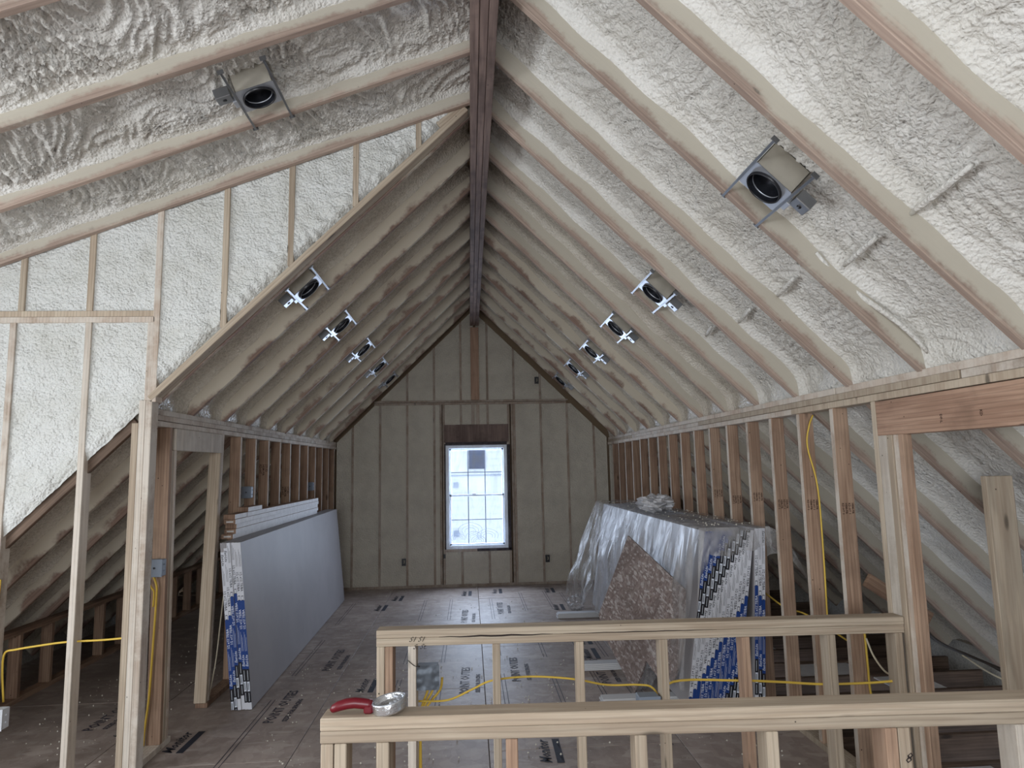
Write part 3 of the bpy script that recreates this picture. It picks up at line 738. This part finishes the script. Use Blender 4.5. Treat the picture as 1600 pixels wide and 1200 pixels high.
# ------------------------------------------------------------------ recessed light housings
def can(name, label, P, sdir, ndir, span, flip=1):
    """P: centre of the aperture on the rafter plane; local x = down the slope, y = across the bay, z = into the roof"""
    x = Vector(sdir); z = Vector(ndir); y = z.cross(x)
    R_ = Matrix((x, y, z)).transposed()
    o = empty(name, P, label, 'light housing', 'recessed light housings in the roof slopes', rot=R_)
    W0 = WM[o.name]
    def ob(mb, n, mt): return mb.obj(n, mt, o, W0)
    mb = MB()      # mounting plate with a round hole
    n = 32; V = []; F = []
    for k in range(n):
        t = 2*PI*k/n; V.append((.079*math.cos(t), .079*math.sin(t), 0))
    for k in range(n):
        t = 2*PI*k/n; c_, s_ = math.cos(t), math.sin(t); m_ = max(abs(c_)/.115, abs(s_)/.095); V.append((c_/m_, s_/m_, 0))
    for k in range(n): F.append((k, k+n, (k+1) % n+n, (k+1) % n))
    mb.add(V, F); mb.add([(a, b, .002) for a, b, c_ in V], [q_[::-1] for q_ in F])
    ob(mb, 'mounting_plate', BRIGHT)
    MB2 = MB().lathe([(.079, .03), (.079, -.012), (.083, -.014), (.086, -.012), (.086, 0)], n=36); ob(MB2, 'aperture_ring', BLACK)
    ob(MB().lathe([(.077, -.010), (.0775, .0), (.072, .06), (.045, .10), (.0, .105)], n=36), 'reflector', LENS)
    ob(MB().lathe([(.071, .015), (.0735, .012), (.071, .009)], n=36), 'trim_line', BRIGHT)
    hb_ = MB()
    for lo_, hi_ in (((-.10, -.092, .004), (-.095, .092, .135)), ((.095, -.092, .004), (.10, .092, .135)), ((-.10, -.092, .004), (.10, -.087, .135)), ((-.10, .087, .004), (.10, .092, .135)), ((-.10, -.092, .130), (.10, .092, .135))):
        hb_.box(lo_, hi_, c=.001)
    ob(hb_, 'housing_box', STEELW)
    jb = ob(MB().box((.125, -.06*flip-.035, .0), (.205, -.06*flip+.035, .055), c=.003), 'junction_box', STEEL)
    put(bpy.data.objects.new('knockout', MB().lathe([(.0, .0), (.010, .0), (.011, .002)], n=14, mat4=T((.165, -.06*flip, -.0025))).mesh('knockout', BLACK)), W0, jb)
    ob(MB().box((.112, -.03, -.004), (.135, .03, .03), c=.002), 'box_bracket', BRIGHT)
    for sx_ in (-.108, .108):
        mb = MB(); mb.box((sx_-.006, -span/2, -.006), (sx_+.006, span/2, -.002)); mb.box((sx_-.0015, -span/2, -.006), (sx_+.0015, span/2, .010))
        hb = ob(mb, 'hanger_bar', STEEL)
        for e in (-1, 1):
            put(bpy.data.objects.new('hanger_foot', MB().box((sx_-.016, e*span/2-.002, -.006), (sx_+.016, e*span/2+.002, .016)).mesh('hanger_foot', STEEL)), W0, hb)
    return o
ordn = ['nearest the camera', 'second from the camera', 'third from the camera', 'fourth from the camera', 'fifth from the camera', 'farthest, next to the gable wall']
for i, y in enumerate((2.705, 4.535, 5.755, 6.975, 8.195, 9.415)):
    can('light_housing', 'steel recessed light housing in the right roof slope, ' + ordn[i], onR(1.315, y+.05, .0), sR, nR, .55)
for i, y in enumerate((4.66, 5.885, 7.115, 8.345, 9.53)):
    can('light_housing', 'steel recessed light housing in the left rear slope, ' + ['nearest the camera', 'second from the camera', 'third from the camera', 'fourth from the camera', 'farthest, next to the gable wall'][i], pt((-1.11, y, zL(-1.11)), (nL, 0)), sL, nL, .55, -1)
can('light_housing', 'steel recessed light housing alone in the shallow dormer ceiling at upper left', pt((-1.09, 3.42, zD(-1.09)), (nD, 0)), sD, nD, .55, -1)

# ------------------------------------------------------------------ gypsum board stacks
TW = .0248; SH = 1.219
def tape_mesh(off, seed):
    """printed end tape of a pair of sheets: faces -Y, x 0..TW, z 0..SH"""
    mb = MB(); z = SH+off; seq = (('w', .50), ('b', .50), ('k', .24)); i = 0; R_ = random.Random(seed)
    def quad(x0, x1, z0, z1, mi, y=-.001):
        z0 = max(z0, 0); z1 = min(z1, SH)
        if z1 > z0: mb.add([(x0, y, z0), (x1, y, z0), (x1, y, z1), (x0, y, z1)], [(0, 1, 2, 3)], mi)
    def txt(s_, size, zc, mi, up, shear=0):
        v, f = text_geo(s_, size, shear, size*.015); L = max(p[0] for p in v)
        z0, z1 = zc-L/2, zc+L/2
        if z0 < .01 or z1 > SH-.01: return
        if up: P_ = [(TW/2+.008-b, -.0018, z0+a) for a, b, c_ in v]
        else: P_ = [(TW/2-.008+b, -.0018, z1-a) for a, b, c_ in v]
        mb.add(P_, f, mi)
    while z > 0:
        k, L = seq[i % 3]; i += 1; z1 = z; z0 = z-L
        quad(0, TW, z0, z1, {'w': 0, 'b': 1, 'k': 2}[k])
        if k == 'w':
            txt("1/2 x12'.TE/BA", .024, z0+.14, 3, False); txt('Easi-Lite', .025, z1-.06, 3, False, .3)
            for j in range(3): quad(.005+.006*j, .0065+.006*j, z0+.25, z0+.38-.02*j, 3, -.0015)
            quad(.004, .020, z0, z0+.035, 3, -.0014); quad(.006, .018, z0+.004, z0+.030, 0, -.0017)
        elif k == 'b':
            txt("1/2 x12'.TE/BA", .024, z1-.14, 4, True); txt('Easi-Lite', .025, z0+.06, 4, True, .3)
            for j in range(3): quad(.005+.006*j, .0062+.006*j, z0+.13, z0+.27-.02*j, 4, -.0015)
        else:
            quad(.003, .021, z0+.08, z0+.15, 4, -.0015); quad(.006, .009, z0+.09, z0+.14, 3, -.0018); quad(.012, .015, z0+.09, z0+.14, 3, -.0018)
            quad(.010, .013, z0+.01, z0+.07, 4, -.0015); quad(.010, .013, z0+.16, z0+.23, 4, -.0015)
        z = z0
    return mb.mesh('end_tape', [T_white, T_blue, T_black, INK, INKW])
sheetA = MB().box((.0, .001, 0), (.0122, 4.12, SH), c=.001).mesh('sheet', GYP)
sheetB = MB().box((.0126, .001, 0), (.0248, 4.12, SH), c=.001).mesh('sheet', GYP)
sheetC = MB().box((.0, .001, 0), (.0122, 3.66, SH), c=.001).mesh('sheet', GYP)
sheetD = MB().box((.0126, .001, 0), (.0248, 3.66, SH), c=.001).mesh('sheet', GYP)
def bundle(loc, lean, yaw, off, seed, label, group, ms):
    o = bpy.data.objects.new('drywall_bundle', None)
    M4 = T(loc) @ Matrix.Rotation(yaw, 4, 'Z') @ Matrix.Rotation(lean, 4, 'Y')
    put(o, M4); tag(o, label, 'drywall', group)
    put(bpy.data.objects.new('sheet', ms[0]), M4, o); put(bpy.data.objects.new('sheet', ms[1]), M4, o)
    put(bpy.data.objects.new('end_tape', tape_mesh(off, seed)), M4, o)
    return o
posw = ['first', 'second', 'third', 'fourth', 'fifth', 'sixth', 'seventh', 'eighth', 'ninth', 'tenth', 'eleventh', 'twelfth', 'thirteenth', 'fourteenth']
offs = [.03, .06, .09, .09, .18, .21]   # from the room side towards the wall
for i in range(6):
    x = -1.628-(i+1)*.0255
    sag = [.0, .0, .05, .03, -.11, -.14][i]
    bundle((x, 5.335+random.uniform(-.006, .006), .004), -.098, .018, .07+sag, i,
           'taped drywall pair showing its broad grey face to the room, front of left stack' if i == 0 else 'taped pair of drywall sheets, ' + posw[i] + ' back from the room side of the left stack',
           'drywall bundles leaning on the left knee wall', (sheetA, sheetB))
for i in range(14):
    x = 1.49+i*.0257
    bundle((x, 4.80+random.uniform(-.006, .006), .06), .155, 0, (.60+i*.052) % 1.24, 30+i,
           'taped pair of drywall sheets, ' + posw[i] + ' from the left in the plastic-covered stack', 'drywall bundles in the plastic-covered right stack', (sheetC, sheetD))
for i in range(3):
    x = 1.962+i*.0262
    bundle((x, 4.79+random.uniform(-.005, .005), .06), .062, 0, [.10, .03, .0][i], 60+i,
           'taped pair of drywall sheets against the knee wall studs, ' + ['farthest from the studs', 'middle of three', 'touching the studs'][i], 'drywall bundles upright against the right studs', (sheetC, sheetD))
# strips of gypsum the right stack stands on
for k, (y, xl_, lb) in enumerate(((8.0, .99, 'farthest'), (6.0, .93, 'middle'), (5.12, .94, 'nearest'))):
    o = empty('gypsum_spacer', (1.5, y, 0), 'pale layered gypsum strip spacer on the floor under the right stack, %s of the three' % lb, 'spacer', 'spacers under the right drywall stack')
    for j in range(4): abox('strip', (xl_+.012*(j % 2), y-.055+.003*j, .002+.0135*j), (2.1, y+.055+.002*j, .0145+.0135*j), DUN, o, ch=.001)

# white-faced boards lying on top of the left stack
for j in range(5):
    z = 1.219+.0385*j; xo = (-.012, 0, -.006, .004, 0)[j]
    y0_, y1_ = (5.60+.03*((j*7) % 3), 8.58)
    if j == 4: y0_ = 5.90
    lb = ['bottom', 'second from bottom', 'middle', 'fourth from bottom', 'top full-length'][j]
    o = empty('white_board', (-1.93, 7, z), 'long white-faced board, %s in the pile on the left drywall stack' % lb, 'board', 'white-faced boards on the left stack')
    abox('board_core', (-1.975+xo, y0_, z+.001), (-1.884+xo, y1_, z+.039), W_brown, o); abox('white_face', (-1.8838+xo, y0_, z+.002), (-1.8815+xo, y1_, z+.038), PRIME, o, ch=.0005)
    if j in (0, 1, 3): abox('end_label', (-1.955+xo, y0_-.0015, z+.014), (-1.90+xo, y0_-.0003, z+.026), GYP_edge, o, ch=.0003)
for (a, b, z, lb) in ((5.60, 5.885, 1.374, 'short white-faced board end at the near end of the pile on the left stack'), (5.92, 6.30, 1.4125, 'short white-faced offcut lying on top of the pile on the left stack')):
    o = empty('white_board', (-1.93, a, z), lb, 'board', 'white-faced boards on the left stack')
    abox('board_core', (-1.975, a, z+.001), (-1.884, b, z+.039), W_brown, o); abox('white_face', (-1.8838, a, z+.002), (-1.8815, b, z+.038), PRIME, o, ch=.0005)

# strand board panel leaning on the right stack
P_ = [(1.316, 5.75, 1.153), (1.631, 4.93, .747), (1.566, 4.952, .547), (1.435, 5.015, .174), (1.379, 5.106, .14), (1.312, 5.293, .254), (1.223, 5.337, 0.004), (1.108, 5.701, .277), (1.065, 5.889, .479)]
nn = Vector((.86498, .44595, -.23008))
Pv = [Vector(p)+nn*.03 for p in P_]
c0 = sum(Pv, Vector())/len(Pv); c0.z = 0
ex = (Pv[1]-Pv[0]).normalized(); ey = nn.cross(ex); Mo = Matrix((ex, ey, nn)).transposed().to_4x4(); Mo.translation = Pv[6]
loc_ = [Mo.inverted() @ p for p in Pv]; n_ = len(loc_)
mb = MB(); mb.add([(p.x, p.y, 0) for p in loc_]+[(p.x, p.y, .015) for p in loc_], [tuple(range(n_)), tuple(range(n_, 2*n_))[::-1]]+[((i+1) % n_, i, i+n_, (i+1) % n_+n_) for i in range(n_)])
tag(mb.obj('strand_board_panel', OSB_board, None, Mo), 'notched square of speckled strand board leaning cornerwise on the plastic-covered stack', 'board')

# ------------------------------------------------------------------ plastic sheeting over the right stack
def pn(a, b, s_): return float(per(np.array(float(a)), np.array(float(b)), s_))
ps = empty('plastic_sheeting', (1.7, 6.6, .3), 'wrinkled clear plastic sheeting draped over the right drywall stack', 'plastic sheeting')
nu, nv = 150, 110; V = []
for i in range(nu):
    y = 4.79+3.95*i/(nu-1)
    for j in range(nv):
        s_ = j/(nv-1)*1.62; f_ = (y-4.79)/3.95
        edge = 1.66
        if s_ < .46: x = 2.12-s_; z = 1.290+.010*pn(y*4, x*6, 1)+.006*abs(pn(y*13, x*13, 2)); yy = y
        else:
            t = s_-.46
            z = 1.285-t*(.95+.05*f_); drop = 1.285-z
            out = .02+.02*drop-.155*drop*.9+.10*f_*min(1, drop*1.5)
            fold = pn(y*7+.6*math.sin(z*3), z*.8, 3)*.035+pn(y*16, z*1.7, 4)*.014
            fold += .16*f_*max(0, pn(y*2.2, z*1.5, 6))
            x = edge-out-.18*0-abs(fold)*min(1, drop*4)-.012; yy = y+.04*pn(y*3, z*3, 7)*drop
            x = edge - .155*drop - .025 - (.10*f_*min(1, drop*2)) - abs(fold)*min(1, drop*4)
            if f_ > .93: x -= (f_-.93)*1.2*drop
            z = max(z, .02)
        V.append((x, yy, z))
MB().grid(V, nu, nv).obj('drape', POLY, ps)
nu, nv = 40, 18; V = []
for i in range(nu):
    for j in range(nv):
        u = i/(nu-1); v_ = j/(nv-1); hang = .17+.03*math.sin(u*5)+.02*pn(u*6, 1, 9)
        if u < .12: hang += .5*(.12-u)/.12
        V.append((1.62+.52*u+(-.05*v_ if u < .1 else 0), 4.785-.018-.03*v_*abs(pn(u*6, v_*2, 5))-.012*math.sin(v_*3), 1.291-hang*v_))
MB().grid(V, nu, nv, flip=True).obj('end_flap', POLY, ps)
nu, nv = 14, 12; V = []
for i in range(nu):
    for j in range(nv):
        u = i/(nu-1); v_ = j/(nv-1)
        V.append((2.11+.28*u, 4.77-.05*u+.015*pn(u*5, v_*5, 3), 1.29-.40*u*u-(.18*(1-u)+.03)*v_))
MB().grid(V, nu, nv, flip=True).obj('loose_corner', POLY, ps)
def crumple(name, c_, r_, sc, seed, mt, label, cat='plastic film'):
    V = []; nu, nv = 28, 18
    for i in range(nu):
        for j in range(nv):
            a = 2*PI*i/(nu-1); b = PI*j/(nv-1)
            k = 1+.35*pn(3*math.cos(a)*math.sin(b)+5, 3*math.sin(a)*math.sin(b)+3*math.cos(b), seed)+.18*pn(7*math.cos(a)*math.sin(b)+5, 7*math.sin(a)*math.sin(b)+7*math.cos(b), seed+1)
            V.append((r_*k*sc[0]*math.cos(a)*math.sin(b), r_*k*sc[1]*math.sin(a)*math.sin(b), r_*sc[2]+r_*k*sc[2]*math.cos(b)))
    mb = MB(); mb.grid(V, nu, nv, smooth=False); o = mb.obj(name, mt, None, T(c_)); return tag(o, label, cat)
crumple('crumpled_plastic', (1.82, 6.55, 1.285), .13, (1.25, 1.7, .62), 3, POLYC, 'crumpled white plastic bunch on top of the covered drywall stack')
crumple('plastic_wad', (1.36, 5.45, .0), .1, (.8, .8, 1.25), 9, POLY, 'crumpled clear plastic wad in the notch behind the strand board')
crumple('plastic_wad', (1.27, 8.35, .0), .1, (1.0, 1.1, .9), 13, POLY, 'crumpled clear plastic end at the far foot of the covered stack')

# ------------------------------------------------------------------ cables
def cable(pts, r, mt, label, sub=6):
    P = [np.array(p, float) for p in pts]; P = [2*P[0]-P[1]]+P+[2*P[-1]-P[-2]]; out = []
    for i in range(1, len(P)-2):
        for k in range(sub):
            t = k/sub; a, b, c_, d = P[i-1], P[i], P[i+1], P[i+2]
            out.append(.5*((2*b)+(c_-a)*t+(2*a-5*b+4*c_-d)*t*t+(3*b-a-3*c_+d)*t**3))
    out.append(P[-2]); a = np.array(out); c0 = a[0].copy(); c0[2] = a[:, 2].min()
    return tag(MB().tube((a-c0).tolist(), r, n=8).obj('cable', mt, None, T(Vector(c0))), label, 'cable')
cable([(-2.745, 4.31, .44), (-2.75, 4.29, .62), (-2.73, 4.27, .725), (-2.669, 4.27, .743), (-2.544, 4.27, .760), (-2.382, 4.27, .776), (-2.182, 4.27, .78), (-2.0, 4.262, .792)], .006, YEL, 'yellow cable strung across the left studs to the corner post')
cable([(-2.765, 4.24, 1.15), (-2.762, 4.215, .8), (-2.765, 4.2, .55), (-2.74, 4.2, .50), (-2.70, 4.2, .45), (-2.705, 4.205, .37)], .006, YEL, 'yellow cable running down the leftmost stud into the white box')
cable([(-2.775, 4.24, .9), (-2.775, 4.215, .6), (-2.76, 4.2, .50), (-2.74, 4.2, .44), (-2.73, 4.205, .37)], .006, YEL, 'short yellow cable loop above the white box at far left')
cable([(-2.05, 4.60, 1.09), (-2.03, 4.60, 1.03), (-2.03, 4.605, .96), (-2.04, 4.612, .70), (-2.055, 4.62, .35), (-2.075, 4.625, .15), (-2.08, 4.625, .045)], .007, YEL, 'yellow cable dropping from the blue-grey box down the doorway stud')
cable([(-2.085, 4.595, 1.06), (-2.055, 4.59, 1.02), (-2.042, 4.595, .99), (-2.046, 4.60, .90)], .006, YEL, 'short yellow cable joining below the blue-grey box')
cable([(-1.95, 5.62, .9), (-1.97, 5.60, .6), (-1.99, 5.58, .3), (-2.02, 5.55, .05)], .005, WHT, 'pale thin cable in the left doorway beside the drywall stack')
gp = [(-.262, .624), (-.118, .624), (.007, .672), (.101, .707), (.289, .718), (.503, .698), (.667, .664), (.826, .658), (.90, .64), (.93, .56), (.935, .3)]
cable([(x, 3.46, z) for x, z in gp], .005, YEL, 'yellow cable sagging through the middle studs of the farther guard wall')
cable([(.93, 3.44, .58), (1.0, 3.44, .672), (1.31, 3.42, .672), (1.55, 3.42, .655), (1.74, 3.41, .641), (1.95, 3.37, .65), (2.118, 3.34, .665)], .006, YEL, 'yellow cable through the right studs of the farther guard wall to the posts')
for k, (dx, lb) in enumerate(((0, 'left'), (.03, 'middle'), (.075, 'right'))):
    cable([(-.215+dx*.9, 3.50, .72), (-.22+dx*.8, 3.50, .66), (-.25+dx*.3, 3.49, .58), (-.255, 3.485, .48), (-.25-.004*k, 3.485, .05)], .006, YEL, 'yellow cable under the silver-taped box, %s of three' % lb)
cable([(2.2, 4.16, 2.04), (2.165, 4.15, 1.97), (2.155, 4.17, 1.84), (2.2, 4.165, 1.58), (2.205, 4.165, 1.14), (2.20, 4.165, .74), (2.21, 4.165, .21), (2.2, 4.165, .0)], .005, YEL, 'yellow cable stapled down the side of a right knee wall stud')
cable([(2.2, 3.775, .86), (2.2, 3.775, .82), (2.2, 3.77, .77), (2.2, 3.765, .6), (2.21, 3.77, .45), (2.25, 3.74, .3)], .006, YEL, 'yellow cable down the stud next to the right-hand posts')
cable([(2.2, 3.76, .76), (2.2, 3.70, .68), (2.19, 3.58, .63), (2.17, 3.44, .66)], .005, WHT, 'pale cable looping from the last stud to the right-hand posts')
cable([(2.18, 5.0, .78), (2.22, 4.75, .72), (2.30, 4.62, .70), (2.6, 4.6, .5)], .006, YEL, 'yellow cable end poking through the knee wall beside the covered stack')
cable([(2.3, 3.5, .95), (2.7, 3.9, .70), (3.1, 4.1, .52), (3.5, 3.9, .35), (3.9, 3.6, .22)], .009, DKC, 'dark cable sagging across the right-hand eave under the foam')
cable([(2.3, 3.56, .97), (2.75, 3.95, .68), (3.15, 4.15, .50), (3.5, 4.0, .30), (3.9, 3.7, .15)], .007, DKC, 'second dark cable below the first across the right-hand eave')
cable([(3.0, 4.1, .55), (3.2, 4.1, .42), (3.4, 3.9, .33), (3.6, 3.7, .3)], .005, WHT, 'pale cable end beside the dark cables in the right-hand eave')
bs = beam('wood_scrap', (2.55, 4.3, .98), (2.95, 4.3, .72), .09, .035, (0, 0, 1), W_brown)
tag(bs, 'short brown board fixed under the foamed slope in the right-hand eave', 'board')

# ------------------------------------------------------------------ electrical boxes
def ebox(lo, hi, mt, label, face='y', cover=True):
    c_ = [(a+b)/2 for a, b in zip(lo, hi)]
    o = empty('electrical_box', (c_[0], c_[1], lo[2]), label, 'electrical box', 'boxes nailed to the studs')
    abox('box_body', lo, hi, mt, o, ch=.003)
    if face == 'y':
        abox('cover_lip', (lo[0]-.003, lo[1]-.004, lo[2]-.003), (hi[0]+.003, lo[1]-.0005, hi[2]+.003), mt, o, ch=.001)
        MB().lathe([(0, 0), (.005, 0), (.006, .002)], n=12, mat4=T((c_[0], lo[1]-.0055, c_[2])) @ Matrix.Rotation(PI/2, 4, 'X')).obj('screw', BLACK, o)
    else:
        abox('cover_lip', (hi[0]+.0005, lo[1]-.003, lo[2]-.003), (hi[0]+.004, hi[1]+.003, hi[2]+.003), mt, o, ch=.001)
    for dz in (.02, -.02): abox('nail_ear', (hi[0]-.002, c_[1]-.004, c_[2]+dz-.004), (hi[0]+.006, c_[1]+.004, c_[2]+dz+.004), mt, o, ch=.0005)
    return o
ebox((-2.075, 4.56, 1.095), (-1.985, 4.625, 1.20), BOXB, 'blue-grey box with a dark screw on the doorway stud at left')
ebox((-2.775, 4.15, .335), (-2.645, 4.215, .445), BOXW, 'pale grey box low on the leftmost stud')
ebox((-2.075, 6.325, 1.515), (-1.992, 6.388, 1.615), BOXB, 'grey box high on the left knee wall, near end above the white boards')
ebox((-2.065, 8.765, 1.50), (-1.992, 8.826, 1.60), BOXB, 'small grey box on the left knee wall near the far end')
ebox((.80, 3.33, .50), (.90, 3.41, .64), BOXB, 'blue-grey box behind the nearer guard wall, on a stud of the farther one')
# silver-taped box on the farther guard wall
tb = empty('taped_box', (-.215, 3.42, .7), 'silver-taped square box hanging beside the second stud of the farther guard wall', 'electrical box')
abox('box_body', (-.262, 3.40, .70), (-.165, 3.46, .805), BOXB, tb)
mb = MB(); V = []
for i in range(16):
    for j in range(16):
        u, v_ = i/15, j/15; V.append((-.275+.118*u, 3.392+.006*pn(u*4, v_*4, 2)-.003, .695+.115*v_))
MB().grid(V, 16, 16, flip=True).obj('silver_tape', TAPE, tb)
cable([(-.305, 3.372, .84), (-.275, 3.372, .815), (-.25, 3.39, .805)], .0018, DKC, 'thin dark wire tied round the stud above the silver-taped box')

# ------------------------------------------------------------------ red-handled tool on the nearer guard wall
tl = empty('hand_tool', (-.33, 2.275, .981), 'red-handled hand tool with a round shiny metal head lying on the nearer guard wall', 'tool')
hp = [(-.447, .992), (-.440, .999), (-.425, 1.006), (-.400, 1.012), (-.375, 1.014), (-.350, 1.011), (-.332, 1.008), (-.320, 1.006)]
V = []; hr = [.008, .013, .0155, .0165, .0165, .0165, .016, .015]
MB().tube([(x, 2.275, z) for x, z in hp], .012, n=14, radii=hr).obj('handle', RED, tl)
MB().box((-.345, 2.260, .9815), (-.316, 2.290, 1.012), c=.005).obj('handle_foot', RED, tl)
mh = T((-.266, 2.278, 1.006)) @ Matrix.Rotation(-.17, 4, 'Y') @ Matrix.Rotation(.03, 4, 'X')
MB().lathe([(0, -.019), (.050, -.019), (.0535, -.017), (.0550, -.014), (.0552, -.012), (.0552, .011), (.0545, .0135), (.053, .0145), (.0485, .0145), (.0475, .013), (.046, .0), (.044, -.003), (0, -.004)], n=40, mat4=mh).obj('metal_head', CHROME, tl)
MB().lathe([(.052, .012), (.055, .014), (.052, .016), (.049, .014), (.052, .012)], n=40, mat4=mh).obj('head_rim', BRIGHT, tl)
for k in range(6):
    a = -1.2+k*.42; MB().lathe([(.0, .006), (.006, .005), (.009, 0), (.006, -.005), (0, -.006)], n=10, mat4=mh @ T((.035*math.cos(a), .035*math.sin(a), .010))).obj('stud_bump', BRIGHT, tl)

# ------------------------------------------------------------------ foam crumbs
R_ = random.Random(5); mb = MB()
def crumb(x, y, z, r_):
    s_ = [R_.uniform(.6, 1.3)*r_ for _ in range(6)]
    mb.add([(x+s_[0], y, z+r_), (x-s_[1], y, z+r_), (x, y+s_[2], z+r_), (x, y-s_[3], z+r_), (x, y, z+r_+s_[4]), (x, y, z+.0002)], [(0, 2, 4), (2, 1, 4), (1, 3, 4), (3, 0, 4), (2, 0, 5), (1, 2, 5), (3, 1, 5), (0, 3, 5)])
for k in range(1500):
    x = R_.uniform(-3.2, 1.9); y = R_.choice((R_.uniform(3.5, 6.5), R_.uniform(3.5, 10)))
    if -2.15 < x < -1.58 and y > 4.2: continue
    if x > 1.05 and y > 4.7: continue
    crumb(x, y, .001, R_.choice((.002, .003, .003, .005, .007)))
tag(mb.obj('foam_crumbs', DUSTF), 'pale foam crumbs scattered over the subfloor', 'debris', kind='stuff')
mb = MB()
for k in range(260):
    x = R_.uniform(1.68, 2.1); y = R_.uniform(4.85, 8.4); crumb(x, y, 1.292, R_.choice((.002, .003, .004, .007)))
tag(mb.obj('foam_crumbs', DUSTF), 'pale foam crumbs on top of the plastic-covered stack', 'debris', kind='stuff')
